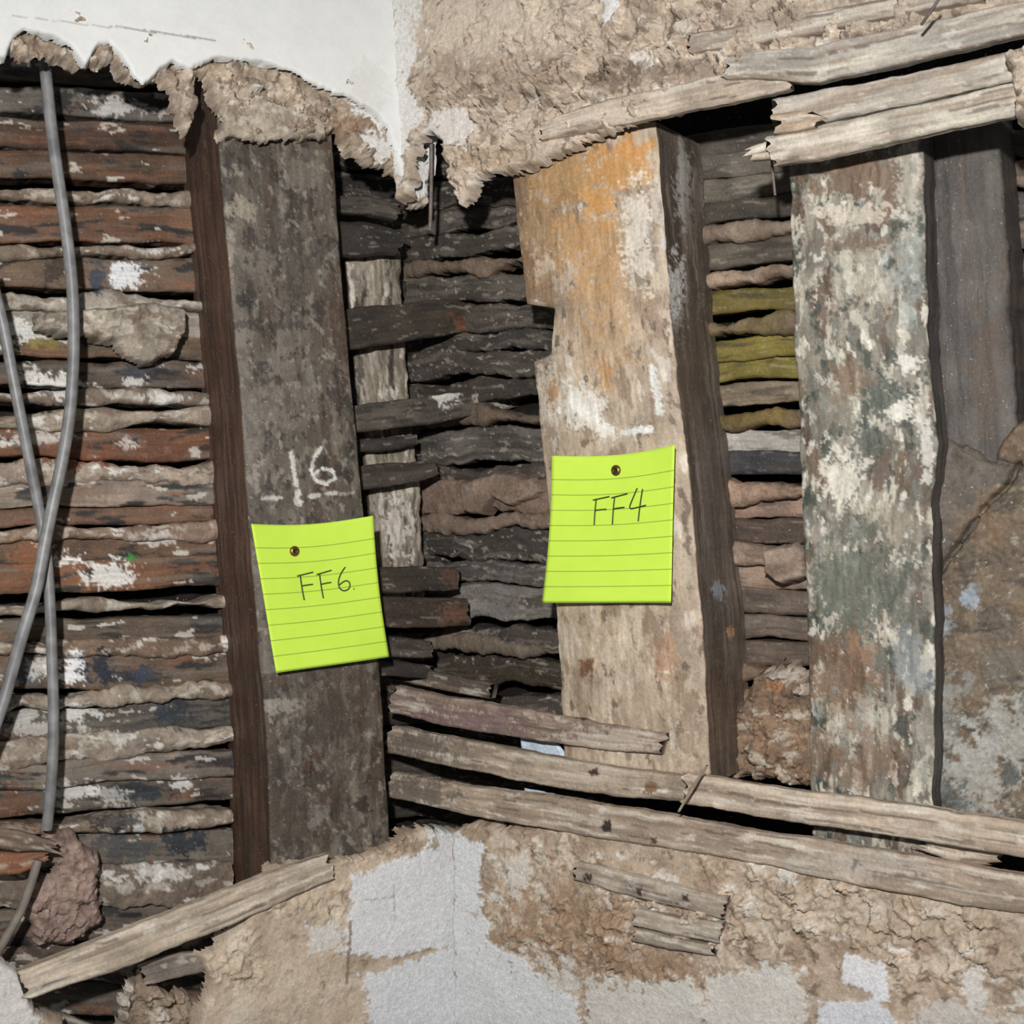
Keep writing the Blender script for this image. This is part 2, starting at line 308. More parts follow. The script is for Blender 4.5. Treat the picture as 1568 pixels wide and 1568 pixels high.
SL=[([(520,330,30),(600,334,28),(650,345,26)],(84,77,70),-.045),([(530,385,56),(600,388,54),(655,394,36)],(52,48,44),-.032),([(535,540,66),(660,524,62),(740,514,56),(796,522,30)],(62,54,46),-.030),
 ([(560,684,44),(700,668,44),(790,652,40),(845,645,32)],(84,77,70),-.018),([(560,780,38),(650,772,38),(712,760,28)],(74,66,59),-.032),([(560,726,20),(640,722,20),(680,716,14)],(60,53,48),-.04),([(570,945,42),(690,942,42),(746,942,38)],(60,51,44),-.025),
 ([(580,994,50),(700,998,48),(762,996,46)],(68,55,47),-.020),([(590,1050,34),(650,1054,34),(704,1056,26)],(80,72,65),-.025),([(590,1085,28),(650,1088,28),(704,1096,22)],(58,51,46),-.03)]
pw=[]
for cl,b,o in SL:
    pw.append(lath('L',cl,o,.009,{'base':b,'layers':[((42,38,35),.06,.008,.5,.15,.6),(LG,.03,.004,.76,.06,.5)],'blobs':[(730,645,24,12,WH,.85),(728,662,8,8,WH,.8),(800,652,28,14,(180,172,160),.8),(765,525,34,18,(112,70,46),.75),(740,1000,24,20,(112,77,59),.7),(735,945,14,20,(108,77,59),.6)]},edge=.0012,ef=30,jag=.004,rough=.001,rf=(20,160),bulge=.001,bp=8))
build('broken_lath_stack',pw,M_WOOD)
# ------------------------------------------------------------------ right bay
RB=[(1180,225,'w',(76,70,64)),(1180,262,'w',(96,90,82)),(1180,300,'w',(108,101,90)),(1180,338,'w',(72,66,58)),(1190,374,'m',(132,117,102)),(1190,410,'w',(88,80,70)),(1190,446,'m',(164,142,124)),(1200,488,'w',(106,94,48)),(1200,530,'m',(118,104,72)),(1200,566,'w',(116,104,50)),(1210,598,'w',(112,101,48)),
 (1220,642,'w',(122,109,90)),(1220,682,'m',(116,98,60)),(1230,716,'w',(158,153,146)),(1230,756,'w',(56,56,58)),(1240,800,'m',(154,128,110)),(1240,826,'w',(142,118,102)),(1240,864,'w',(84,70,60)),(1250,905,'m',(158,137,120)),(1250,935,'w',(146,125,109)),(1250,980,'w',(96,84,74)),(1250,1022,'w',(102,90,80)),(1260,1062,'w',(90,78,68)),(1260,1100,'m',(120,98,79)),(1260,1140,'m',(130,103,80)),(1260,1190,'m',(118,93,72)),(1260,1240,'m',(108,85,66))]
pw=[];pm=[]
for k,(x,y,kind,b) in enumerate(RB):
    rg=np.random.RandomState(700+k);sl=.12*(y-800)/500
    cl=[(xx,y+sl*(xx-1240)+rg.uniform(-4,4),(39 if kind=='w' else 26)*(rg.uniform(.88,1.1) if kind=='w' else rg.uniform(.6,1.5))) for xx in (1100,1180,1260,1340)]
    if kind=='w': pw.append(lath('R',cl,-.08-.006*rg.rand(),.015,{'base':b,'layers':[(LG,.03,.004,.74,.06,.4),(DK,.05,.008,.6,.15,.5)],'sat':1.0},edge=.0015,ef=30,rough=.001,rf=(25,140)))
    else: pm.append(lath('R',cl,-.072,.02,{'base':b,'layers':mo[:1]},edge=.004,ef=rg.uniform(15,34),rough=.002,rf=(60,80),bulge=.004,bp=3.5))
yy=230;k=0
while yy<760:
    pw.append(lath('R',[(1480,yy-12,44),(1600,yy,44),(1760,yy+8,44)],-.085,.015,{'base':[(86,80,76),(130,108,92)][k%2],'layers':dl[:2]},edge=.002));yy+=50;k+=1
pm.append(slab('R',[(1195,1150),(1240,1085),(1290,1080),(1320,1120),(1330,1280),(1180,1270),(1160,1200)],-.055,.02,{'base':(136,112,91),'layers':mo,'blobs':[(1285,1100,24,14,(200,190,180),.8),(1260,1120,20,10,(180,126,86),.7)]},edge=.004,rnd=.010,rub=.005,amp=.004,grit=.001))
pm.append(slab('R',[(1235,895),(1290,885),(1312,900),(1310,940),(1270,955),(1240,935)],-.060,.02,{'base':(162,142,126),'layers':mo[:1]},rnd=.005,amp=.001,grit=.001))
build('old_lath_backing_r',pw,M_WOOD,WR);build('mortar_keys_r',pm,M_MORT,WR)
# ------------------------------------------------------------------ studs
ch=(212,212,208)
s6={'base':(94,86,77),'layers':[((76,61,50),.14,.03,.48,.3,.75),((118,111,100),.03,.016,.56,.15,.75),((56,50,46),.035,.018,.62,.12,.75),((152,145,133),.012,.008,.70,.07,.6),((44,40,37),.012,.009,.70,.06,.6)],
 'blobs':[(395,340,26,16,(152,143,128),.75),(372,430,8,60,(152,139,122),.6),(430,250,24,24,(58,50,44),.7),(490,285,26,22,(124,115,102),.6),(480,440,22,60,(62,58,54),.6),(445,380,14,50,(64,60,55),.5),(395,490,12,16,(40,38,38),.8),(400,680,60,70,(120,113,104),.5),(500,640,26,30,(124,117,106),.4),(560,520,34,90,(76,58,46),.6),(465,1150,40,12,(156,151,140),.7),(450,1110,26,12,(70,57,47),.7),(520,1180,40,40,(60,52,45),.5),(520,1270,30,14,(54,45,41),.7),(460,1330,80,60,(66,54,45),.6),(590,1310,12,14,(40,30,26),.8),(520,1330,16,20,(142,140,134),.6),(545,240,30,12,(88,72,59),.8),(560,1100,50,200,(74,60,50),.5),(500,1250,12,12,(62,40,32),.8),(368,1270,6,8,(30,24,20),.9),(555,640,12,26,(60,48,40),.6),(440,530,70,8,(50,45,42),.6)],
 'strokes':[(474,738,482,790,3.8,ch,.85),(524,728,511,746,3.2,ch,.85),(511,746,507,766,3.4,ch,.85),(507,766,514,783,3.4,ch,.85),(514,783,532,788,3.4,ch,.85),(532,788,546,778,3.4,ch,.85),(546,778,541,766,3.2,ch,.85),(541,766,524,763,3.2,ch,.85),(524,763,510,772,3.2,ch,.85),(428,812,458,809,3.4,ch,.7),(485,803,486,818,6,ch,.85),(505,808,520,806,3.4,ch,.75),(532,804,545,803,4,ch,.75),(555,805,576,802,3,ch,.45),(415,760,418,800,5,(160,152,142),.6),(365,390,375,520,2.5,(190,178,162),.7)]}
side6={'base':(88,65,51),'layers':[((66,49,40),.2,.008,.5,.15,.7),((120,102,88),.1,.005,.66,.1,.5),((50,42,38),.2,.012,.62,.1,.6)],'blobs':[(300,200,40,100,(64,54,48),.6)]}
build('timber_stud',[beam('L',[(352,110),(362,300),(392,620),(410,900),(436,1200),(446,1500)],[(538,130),(548,330),(572,620),(600,900),(624,1150),(640,1450)],0,.085,s6,h=.0011,rough=.0006,rf=(20,70),bulge=.002,bp=10,sideL=side6,edge=.0007,ef=25,byz=True)],M_STUD)
s4={'base':(172,154,134),'layers':[((196,181,161),.05,.02,.5,.25,.6),((136,115,96),.04,.016,.6,.14,.75),((98,84,72),.02,.010,.72,.05,.7),((216,210,201),.04,.012,.68,.1,.6)],'sat':.95,
 'blobs':[(920,290,90,60,(170,134,88),.85),(900,370,70,60,(152,120,84),.7),(970,400,60,70,(186,144,96),.75),(1010,270,54,46,(192,142,84),.85),(1030,245,26,20,(204,144,80),.6),(975,330,26,30,(200,146,84),.8),(980,480,60,60,(182,146,104),.65),(980,560,50,50,(180,148,112),.55),(1038,380,26,80,(210,203,192),.85),(1085,350,16,60,(190,184,178),.8),(880,480,30,16,(118,108,98),.7),(895,650,50,50,(196,187,174),.75),(950,660,36,36,(218,214,205),.85),(985,610,14,26,(184,142,98),.75),(870,470,40,26,(146,112,80),.6),(1010,1060,44,60,(196,179,158),.6),(955,1085,12,12,(104,68,48),.85),(1085,1070,20,40,(158,116,86),.6),(950,1185,12,12,(110,78,58),.7),(1060,1150,60,40,(174,154,133),.5),(870,740,16,70,(168,151,130),.6),(845,300,16,60,(120,98,78),.6),(1120,1180,20,70,(138,117,98),.6),(930,1020,50,40,(174,156,135),.5),(860,430,16,20,(130,103,78),.7),(900,640,10,20,(150,110,70),.7)],
 'strokes':[(935,655,985,705,10,(226,223,216),.9),(1062,600,1075,670,7,ch,.95),(1015,705,1060,698,6,(220,220,216),.95),(985,696,996,702,8,(224,224,220),.95),(960,690,1000,712,5,(216,208,194),.7),(1055,360,1070,440,3,(120,112,104),.5)]}
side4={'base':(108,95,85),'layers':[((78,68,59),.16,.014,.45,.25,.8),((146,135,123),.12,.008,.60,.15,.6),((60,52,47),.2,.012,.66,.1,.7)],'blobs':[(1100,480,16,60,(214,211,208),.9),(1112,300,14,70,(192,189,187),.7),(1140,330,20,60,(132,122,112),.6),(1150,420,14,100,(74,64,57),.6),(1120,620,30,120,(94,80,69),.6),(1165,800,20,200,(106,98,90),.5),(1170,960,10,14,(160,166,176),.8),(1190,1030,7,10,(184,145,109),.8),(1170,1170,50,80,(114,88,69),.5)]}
build('timber_stud',[beam('R',[(828,270),(840,400),(852,494),(897,500),(893,576),(864,588),(872,680),(890,850),(905,1060),(914,1260)],[(1062,195),(1070,300),(1080,440),(1084,490),(1090,560),(1100,640),(1112,740),(1126,900),(1140,1060),(1152,1280)],0,.080,s4,h=.0011,rough=.0012,rf=(20,50),bulge=.005,bp=4,sideR=side4,edge=.0012,ef=30,byz=True)],M_STUD)
s3={'base':(136,130,118),'layers':[((100,97,87),.05,.014,.46,.18,.75),((190,184,168),.035,.012,.58,.06,.8),((88,70,56),.04,.016,.62,.06,.75),((54,62,55),.022,.014,.66,.06,.75),((210,205,193),.016,.008,.71,.05,.8),((124,134,136),.05,.012,.74,.1,.45)],
 'blobs':[(1400,285,90,34,(112,88,70),.8),(1385,350,70,18,(204,194,176),.75),(1400,398,80,14,(108,91,76),.7),(1400,460,70,50,(180,174,159),.55),(1480,290,20,90,(198,193,180),.6),(1480,450,24,70,(136,145,144),.55),(1480,590,20,16,(218,214,202),.85),(1440,650,40,34,(62,73,66),.7),(1470,670,24,18,(224,220,208),.85),(1360,660,40,60,(108,104,92),.55),(1370,780,30,50,(216,211,198),.8),(1420,720,30,26,(70,77,70),.7),(1510,730,10,50,(206,203,195),.8),(1380,620,34,30,(128,105,84),.65),(1440,860,60,40,(144,132,114),.6),(1385,950,60,90,(94,99,87),.8),(1470,960,34,70,(88,89,80),.65),(1370,1100,60,60,(116,84,62),.65),(1480,1080,30,50,(138,150,160),.45),(1400,1180,50,40,(186,178,163),.5),(1410,1240,60,40,(130,106,86),.65),(1340,1230,30,40,(118,93,75),.6),(1400,1055,30,20,(148,113,86),.55)]}
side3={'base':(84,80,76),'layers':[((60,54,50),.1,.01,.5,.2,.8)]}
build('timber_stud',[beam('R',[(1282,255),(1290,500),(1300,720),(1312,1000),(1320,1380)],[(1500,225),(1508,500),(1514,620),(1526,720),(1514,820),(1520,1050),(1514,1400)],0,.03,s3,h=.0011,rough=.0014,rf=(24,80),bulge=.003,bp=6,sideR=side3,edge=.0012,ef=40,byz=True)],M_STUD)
s5={'base':(86,81,77),'layers':[((70,63,58),.2,.03,.5,.25,.7),((102,85,73),.12,.02,.66,.1,.5),((58,54,52),.2,.01,.64,.1,.6)],'blobs':[(1610,600,30,90,(92,75,62),.6)]}
build('timber_stud',[beam('R',[(1502,190),(1506,500),(1514,880)],[(1622,190),(1640,450),(1664,880)],-.034,.05,s5,h=.0014,rough=.0008,rf=(14,40),bulge=.004,bp=5,byz=True)],M_STUD)
# ------------------------------------------------------------------ stone masonry
st={'base':(114,99,82),'layers':[((92,84,74),.04,.03,.5,.2,.7),((130,108,87),.03,.02,.6,.2,.6),((140,145,150),.018,.02,.73,.06,.55),((64,58,51),.03,.01,.70,.08,.6),((160,150,134),.008,.006,.74,.05,.6)],
 'polys':[([(1480,680),(1600,700),(1655,752),(1596,830),(1526,930),(1480,990)],(97,90,83),4,.8)],
 'blobs':[(1575,970,16,18,(150,162,174),.9),(1530,1020,20,30,(140,150,160),.7),(1630,1080,50,40,(112,106,96),.7),(1600,860,50,50,(124,100,77),.65),(1640,1200,60,60,(174,176,170),.7),(1530,1180,40,80,(138,142,138),.75),(1590,1260,70,70,(172,172,166),.75),(1540,1300,30,30,(74,82,80),.7),(1640,1260,14,20,(70,72,70),.7),(1650,730,30,30,(114,92,74),.6)]}
build('rubble_stone',[slab('R',[(1490,712),(1530,700),(1575,722),(1610,742),(1625,716),(1650,690),(1700,650),(1800,640),(1800,1350),(1490,1350)],-.026,.04,st,edge=.0015,rnd=.006,amp=.005,af=16,grit=.0012,
  grooves=[([(1535,705),(1590,745),(1655,757),(1720,770)],3.5,.006),([(1655,757),(1640,790),(1600,830),(1560,885),(1526,935),(1512,990)],4,.010),([(1655,757),(1680,735),(1720,715)],3,.004)])],M_STONE)
# ------------------------------------------------------------------ plaster
rubl=[((138,120,103),.02,.02,.45,.2,.65),((204,191,174),.015,.015,.54,.15,.75),((96,84,74),.012,.012,.72,.06,.6),((220,215,208),.02,.016,.72,.05,.75)]
wht=(222,222,219)
fr={'base':(172,155,137),'layers':rubl,'polys':[([(560,150),(690,60),(700,330),(655,318),(640,250),(622,266),(600,262),(585,225),(612,205),(590,190)],wht,9,.9)],'blobs':[(640,215,30,14,(122,92,68),.5),(560,205,30,14,(140,110,84),.6)]}
up=slab('L',[(-60,20),(700,20),(702,340),(662,326),(650,290),(628,268),(600,275),(572,245),(548,212),(520,222),(440,226),(366,222),(352,160),(338,120),(325,125),(320,190),(306,218),(296,200),(280,165),(262,128),(240,140),(212,135),(188,108),(150,106),(124,108),(110,92),(70,98),(30,96),(8,80),(-60,82)],.010,.014,fr,edge=.003,rnd=.005,amp=.002,rub=.005,rubf=130,grit=.0015)
blk=slab('L',[(364,170),(380,158),(430,150),(440,162),(475,172),(528,196),(534,222),(440,228),(368,224)],.014,.008,{'base':(172,160,144),'layers':[((148,134,118),.02,.015,.5,.15,.7),((208,200,188),.02,.012,.64,.1,.6)]},edge=.0028,rnd=.003,amp=.002,rub=.002,rubf=140,grit=.0015)
build('torn_plaster_edge',[up,blk],M_PLAS,WL)
uw={'base':(222,224,223),'lo':.03,'layers':[((214,214,211),.06,.04,.6,.3,.2)],'strokes':[(180,42,350,66,1.6,(120,110,100),.6),(20,25,180,45,1.2,(150,145,140),.5)],'blobs':[(600,140,30,40,(210,207,202),.4)],'sat':.8}
build('upper_plaster',[slab('L',[(-60,-60),(720,-60),(712,285),(695,235),(678,225),(660,300),(645,250),(635,205),(610,180),(575,158),(540,148),(480,118),(430,100),(395,98),(360,92),(340,100),(310,112),(285,100),(262,112),(235,140),(215,120),(200,90),(180,72),(160,74),(140,104),(120,80),(100,62),(70,54),(40,50),(22,62),(10,92),(-60,82)],.020,.010,uw,edge=.0022,ef=60,rnd=.0025,amp=.0003,af=12)],M_SMOOTH,WL)
ur={'base':(192,175,157),'lo':.2,'layers':[((150,132,115),.03,.03,.5,.2,.5),((206,192,175),.02,.02,.54,.15,.6),rubl[2],((220,215,208),.02,.016,.72,.05,.65)],
 'polys':[([(640,-60),(690,-60),(684,60),(664,130),(690,190),(660,240),(640,300)],wht,8,.95),([(970,-30),(1010,-30),(1006,30),(985,40)],(226,226,226),4,.95),([(705,180),(745,175),(785,200),(760,240),(715,230)],(224,219,213),8,.85),([(1030,95),(1060,80),(1070,110),(1040,120)],(218,213,206),7,.8),([(690,200),(712,196),(716,240),(694,250)],(218,215,210),6,.8),([(1100,40),(1125,30),(1130,60),(1108,66)],(214,210,202),6,.7)],
 'blobs':[(820,40,140,60,(206,191,173),.9),(860,130,120,40,(152,134,116),.55),(1250,40,120,30,(162,147,132),.6),(1000,130,40,16,(120,105,91),.65),(1400,20,80,30,(186,175,160),.7),(800,260,60,20,(174,152,129),.6),(1120,120,120,20,(130,115,101),.55),(730,130,50,30,(160,142,124),.5)]}
build('upper_plaster_r',[slab('R',[(630,-60),(1800,-60),(1800,-10),(1667,14),(1480,52),(1330,84),(1240,118),(1190,128),(1120,165),(1040,200),(960,226),(880,262),(832,280),(800,284),(770,298),(752,338),(742,336),(735,300),(722,272),(716,232),(700,214),(684,228),(672,250),(664,320),(640,325),(636,280)],.016,.014,ur,edge=.0028,rnd=.005,amp=.0025,af=22,rub=.008,rubf=115,grit=.0010,rubmask=[(1250,60,440,70,1),(880,170,260,60,1),(760,240,110,80,.8),(1000,80,110,70,.6),(940,120,140,50,1)])],M_PLAS,WR)
build('plaster_lump_r',[slab('R',[(1635,90),(1720,40),(1740,190),(1655,196),(1645,160)],.045,.02,{'base':(180,165,148),'layers':rubl},rnd=.006,rub=.006,grit=.001)],M_PLAS,WR)
pwht=(218,220,223)
ll={'base':(190,172,151),'lo':.14,'layers':[((164,144,123),.04,.03,.5,.2,.5),((212,200,182),.03,.02,.56,.2,.65),((122,103,86),.012,.012,.78,.05,.5)],
 'polys':[([(572,1425),(640,1400),(690,1385),(700,1350),(725,1345),(775,1400),(775,1535),(700,1545),(640,1560),(560,1555),(565,1500)],pwht,6,.96),([(590,1590),(640,1570),(700,1550),(780,1530),(780,1720),(610,1720)],(216,219,223),7,.96),([(495,1505),(550,1500),(560,1548),(505,1556)],(212,211,208),7,.85),([(-60,1560),(40,1560),(70,1640),(60,1720),(-60,1720)],(214,212,209),10,.9)],
 'strokes':[(570,1500,565,1600,2.5,(120,102,84),.7),(640,1560,700,1545,1.5,(150,132,114),.7),(745,1380,752,1560,1.5,(176,172,166),.5),(590,1465,640,1460,1.2,(150,146,140),.6),(640,1440,642,1500,1.2,(160,154,148),.5)],'blobs':[(640,1372,60,14,(148,128,108),.7),(480,1600,80,70,(204,188,166),.6)]}
LLr=[(620,1385,120,24,1),(500,1470,80,30,.6),(380,1560,60,50,.7),(30,1580,50,40,.5)]
build('lower_plaster',[slab('L',[(290,1750),(330,1660),(345,1610),(335,1560),(400,1500),(440,1420),(480,1405),(560,1400),(610,1388),(650,1366),(690,1345),(725,1352),(780,1352),(780,1750)],.012,.02,ll,edge=.003,rnd=.005,amp=.002,rub=.004,rubf=130,rubmask=LLr,grit=.0005),
 slab('L',[(-60,1560),(20,1570),(45,1600),(60,1650),(110,1668),(120,1750),(-60,1750)],.012,.02,ll,edge=.003,rnd=.005,amp=.003,rub=.005,rubmask=LLr),
 slab('L',[(205,1600),(240,1590),(300,1620),(340,1640),(340,1750),(190,1750)],-.02,.02,{'base':(150,133,116),'layers':rubl},edge=.005,rnd=.008,rub=.006,grit=.001)],M_PLAS,WL)
lr={'base':(184,165,145),'lo':.2,'layers':[((150,127,106),.03,.03,.48,.2,.55),((208,195,177),.02,.02,.54,.15,.7),((108,89,74),.012,.012,.74,.05,.55),((218,215,209),.025,.018,.70,.05,.75)],
 'polys':[([(735,1355),(790,1375),(780,1440),(800,1530),(900,1600),(940,1620),(960,1720),(735,1720)],(217,220,223),8,.95),([(1365,1550),(1440,1565),(1455,1640),(1400,1610),(1372,1600)],(226,227,231),5,.96),([(1330,1630),(1420,1625),(1480,1670),(1490,1720),(1320,1720)],(215,219,227),6,.92),([(1150,1590),(1280,1565),(1320,1620),(1300,1720),(1140,1720)],(212,209,203),12,.88),([(950,1610),(1130,1590),(1150,1720),(960,1720)],(211,209,204),12,.85),([(820,1400),(860,1385),(870,1450),(830,1470)],(214,209,200),8,.75),([(1560,1580),(1600,1560),(1610,1640),(1570,1650)],(218,215,211),8,.85),([(1490,1640),(1560,1620),(1620,1660),(1640,1720),(1480,1720)],(210,207,202),12,.75),([(860,1530),(930,1560),(1000,1600),(900,1620)],(210,206,200),10,.75)],
 'blobs':[(930,1500,110,60,(152,124,98),.6),(1020,1560,110,40,(148,120,95),.6),(1350,1480,150,40,(196,181,162),.5),(1560,1500,120,50,(190,173,153),.5)]}
build('lower_plaster_r',[slab('R',[(735,1352),(760,1340),(850,1350),(960,1345),(1130,1370),(1290,1410),(1400,1440),(1560,1465),(1667,1480),(1760,1500),(1800,1750),(735,1750)],.014,.022,lr,edge=.003,rnd=.005,amp=.0022,af=22,rub=.005,rubf=130,grit=.0007,rubmask=[(1300,1490,420,75,1),(980,1540,150,70,.9),(1560,1570,160,60,.7),(860,1400,100,50,.5),(1250,1560,100,40,.6)])],M_PLAS,WR)
# ------------------------------------------------------------------ front laths
wlt=[((140,122,105),.10,.008,.5,.25,.65),((202,193,179),.08,.006,.56,.15,.7),((90,78,67),.10,.004,.72,.06,.65),((214,208,198),.02,.006,.72,.05,.5)]
def FL(w,cl,off,base,D=.008,lay=wlt,bl=[],pol=[],**k):
    kk=dict(edge=.0011,ef=30,rough=.0009,rf=(12,170),jag=.005,bulge=.0010,bp=10);kk.update(k)
    return build('wooden_lath',[lath(w,cl,off,D,{'base':base,'layers':lay,'blobs':bl,'polys':pol},**kk)],M_WOOD)
nb=[(965,1258,7,7,(60,46,38),.95),(990,1345,8,8,(50,40,33),.95),(1065,1370,7,7,(70,54,43),.9),(1058,1280,10,9,(120,88,64),.9),(1393,1404,8,8,(50,40,33),.95),(960,1428,8,8,(60,46,38),.95),(1042,1450,7,7,(60,46,38),.9),(1115,1462,7,7,(60,46,38),.9),(950,1170,7,7,(60,46,38),.9)]
FL('R',[(880,214,30),(980,186,42),(1110,158,46),(1240,130,48),(1284,120,48)],.022,(180,164,146),bl=[(1000,186,60,12,(204,189,172),.6)])
FL('R',[(1180,108,40),(1330,103,60),(1480,70,56),(1640,34,56),(1760,8,56)],.026,(166,159,149))
FL('R',[(1120,72,30),(1300,40,34),(1500,2,34),(1600,-16,34)],.022,(160,149,136))
FL('R',[(1262,186,52),(1400,160,50),(1520,134,50),(1700,94,50)],.034,(176,167,155))
FL('R',[(1252,246,50),(1400,216,52),(1520,190,52),(1700,150,54)],.038,(182,174,160))
FL('R',[(1222,248,18),(1262,240,30),(1280,236,30)],.034,(184,168,149),jag=.01)
FL('R',[(1264,200,30),(1300,196,30),(1330,192,26)],.045,(170,149,127),jag=.01)
FL('R',[(632,1094,26),(700,1106,26),(800,1126,26)],-.02,(84,74,66))
FL('R',[(636,1138,44),(720,1158,46),(860,1180,46),(960,1197,44),(1078,1212,36)],.006,(138,118,107),bl=[(770,1172,100,22,(116,91,91),.7),(1000,1205,80,20,(188,176,161),.7)]+nb)
FL('R',[(630,1204,44),(720,1222,46),(860,1250,48),(1000,1274,46),(1132,1288,38)],.010,(148,133,117),bl=[(960,1260,140,26,(180,163,144),.6),(680,1215,60,24,(90,80,72),.6)]+nb)
FL('R',[(1115,1284,50),(1250,1306,52),(1400,1328,52),(1540,1348,54),(1720,1376,56)],.022,(184,166,146),bl=nb)
FL('R',[(632,1278,40),(760,1304,46),(880,1322,54),(1050,1350,54),(1150,1366,50),(1260,1386,52),(1330,1398,60),(1450,1420,64),(1560,1440,64),(1740,1468,64)],.018,(162,144,126),bl=nb+[(1400,1405,120,26,(180,172,161),.6),(680,1290,60,24,(90,80,72),.6)])
FL('R',[(938,1418,30),(1040,1446,34),(1180,1480,34)],.020,(168,155,140),bl=nb)
FL('R',[(1030,1494,30),(1100,1508,28),(1172,1522,32)],.022,(174,161,145))
FL('R',[(1030,1524,20),(1100,1538,20),(1160,1548,18)],.021,(150,137,122))
FL('R',[(1500,1376,14),(1560,1396,24),(1625,1400,18)],.010,(168,147,125),jag=.008)
FL('R',[(1104,1322,3),(1125,1285,5),(1150,1245,3)],.036,(150,132,114),D=.002,jag=.002,edge=.0004)
FL('L',[(40,1606,50),(180,1554,54),(330,1496,56),(420,1458,54),(540,1412,40)],.018,(180,165,146))
FL('L',[(230,1590,30),(300,1572,34),(360,1566,22)],-.005,(122,112,102))
FL('L',[(-40,1360,30),(40,1372,30),(92,1382,18)],-.03,(96,78,64),jag=.008)
FL('L',[(-40,1405,34),(30,1406,36),(80,1392,18)],-.035,(120,79,56),jag=.006)
FL('L',[(-40,1640,40),(60,1660,44),(150,1690,40)],-.03,(100,92,84))
build('plastic_scrap',[slab('R',[(845,1200),(905,1206),(925,1240),(850,1236)],-.012,.002,{'base':(196,210,226)},rnd=.002,amp=.0005,edge=.0005),slab('R',[(852,1284),(900,1292),(925,1312),(858,1310)],-.012,.002,{'base':(196,210,226)},rnd=.002,amp=.0005,edge=.0005)],M_PLAS)  # two pale blue plastic bits showing behind the laths
# ------------------------------------------------------------------ cables
def curve(name,pts3,r,mat,parent=None):
    cu=bpy.data.curves.new(name,'CURVE');cu.dimensions='3D';cu.bevel_depth=r;cu.bevel_resolution=4;cu.resolution_u=8;cu.use_fill_caps=True
    sp=cu.splines.new('NURBS');sp.points.add(len(pts3)-1)
    for p,q in zip(sp.points,pts3): p.co=(*q,1)
    sp.use_endpoint_u=True;sp.order_u=3
    ob=bpy.data.objects.new(name,cu);bpy.context.scene.collection.objects.link(ob);cu.materials.append(mat)
    if parent: ob.parent=parent
    return ob
def p3(w,u,v,n):
    s=hit(w,u,v,n);return W3(w,np.array([s[0]]),np.array([s[1]]),np.array([n]))[0]
MC=simple('grey_cable_sheath',(120,120,121),.45,0,.5,.32,90)
curve('electric_cable',[p3('L',u,v,n) for u,v,n in[(72,90,-.03),(78,160,-.03),(90,260,-.03),(106,360,-.03),(118,460,-.03),(121,560,-.03),(116,660,-.028),(104,740,-.026),(86,820,-.026),(70,900,-.026),(60,960,-.026),(40,1020,-.026),(20,1090,-.03),(4,1150,-.03),(-30,1240,-.03)]],.0044,MC)
curve('electric_cable',[p3('L',u,v,n) for u,v,n in[(-20,430,-.03),(2,510,-.03),(22,620,-.03),(44,730,-.032),(62,820,-.036),(76,900,-.036),(82,990,-.036),(85,1080,-.036),(88,1180,-.036),(84,1280,-.036),(76,1350,-.04)]],.004,MC)
curve('electric_cable',[p3('L',u,v,n) for u,v,n in[(62,1400,-.03),(45,1460,-.03),(20,1510,-.03),(-10,1560,-.03)]],.0032,simple('grey_cable_sheath_b',(120,112,104),.6,0,.3,.25,90))
MI=simple('rusty_iron',(110,100,94),.6,.3,.4,.3)
curve('iron_nail',[p3('R',702,228,.0),p3('R',703,300,-.005),p3('R',700,372,-.01)],.0018,MI)
curve('iron_nail',[p3('R',1254,232,.01),p3('R',1258,285,.005),p3('R',1262,318,.002)],.001,MI)
curve('iron_nail',[p3('R',1500,40,.05),p3('R',1516,18,.055),p3('R',1530,-4,.055)],.001,MI)
# ------------------------------------------------------------------ sticky notes
def note_mat():
    m=bpy.data.materials.new('lined_sticky_paper');m.use_nodes=True;nt=m.node_tree;N=nt.nodes;K=nt.links;b=N['Principled BSDF']
    ag=N.new('ShaderNodeAttribute');ag.attribute_name='gr';sx=N.new('ShaderNodeSeparateXYZ');K.new(ag.outputs['Vector'],sx.inputs[0])
    def ma(op,a,v=None):
        q=N.new('ShaderNodeMath');q.operation=op;K.new(a,q.inputs[0])
        if v is not None:q.inputs[1].default_value=v
        return q.outputs[0]
    y=ma('SUBTRACT',sx.outputs['Y'],.158);y=ma('MULTIPLY',y,9.6);fr=ma('FRACT',y);l=ma('LESS_THAN',fr,.055);g=ma('GREATER_THAN',y,-.01)
    q=N.new('ShaderNodeMath');q.operation='MULTIPLY';K.new(l,q.inputs[0]);K.new(g,q.inputs[1])
    n=N.new('ShaderNodeTexNoise');n.inputs['Scale'].default_value=8;K.new(ag.outputs['Vector'],n.inputs['Vector'])
    r=N.new('ShaderNodeValToRGB');r.color_ramp.elements[0].color=(*lin((188,222,74)),1);r.color_ramp.elements[1].color=(*lin((198,230,86)),1);K.new(n.outputs['Fac'],r.inputs[0])
    mx=N.new('ShaderNodeMix');mx.data_type='RGBA';K.new(q.outputs[0],mx.inputs['Factor']);K.new(r.outputs[0],mx.inputs[6]);mx.inputs[7].default_value=(*lin((132,160,62)),1)
    K.new(mx.outputs[2],b.inputs['Base Color']);b.inputs['Roughness'].default_value=.75;b.inputs['Specular IOR Level'].default_value=.2
    return m
MN=note_mat();MINK=simple('black_ink',(48,54,36),.6);MB_=simple('brass',(130,104,52),.35,.8,.5,.3);MD=simple('pin_hole_dark',(40,32,22),.6)
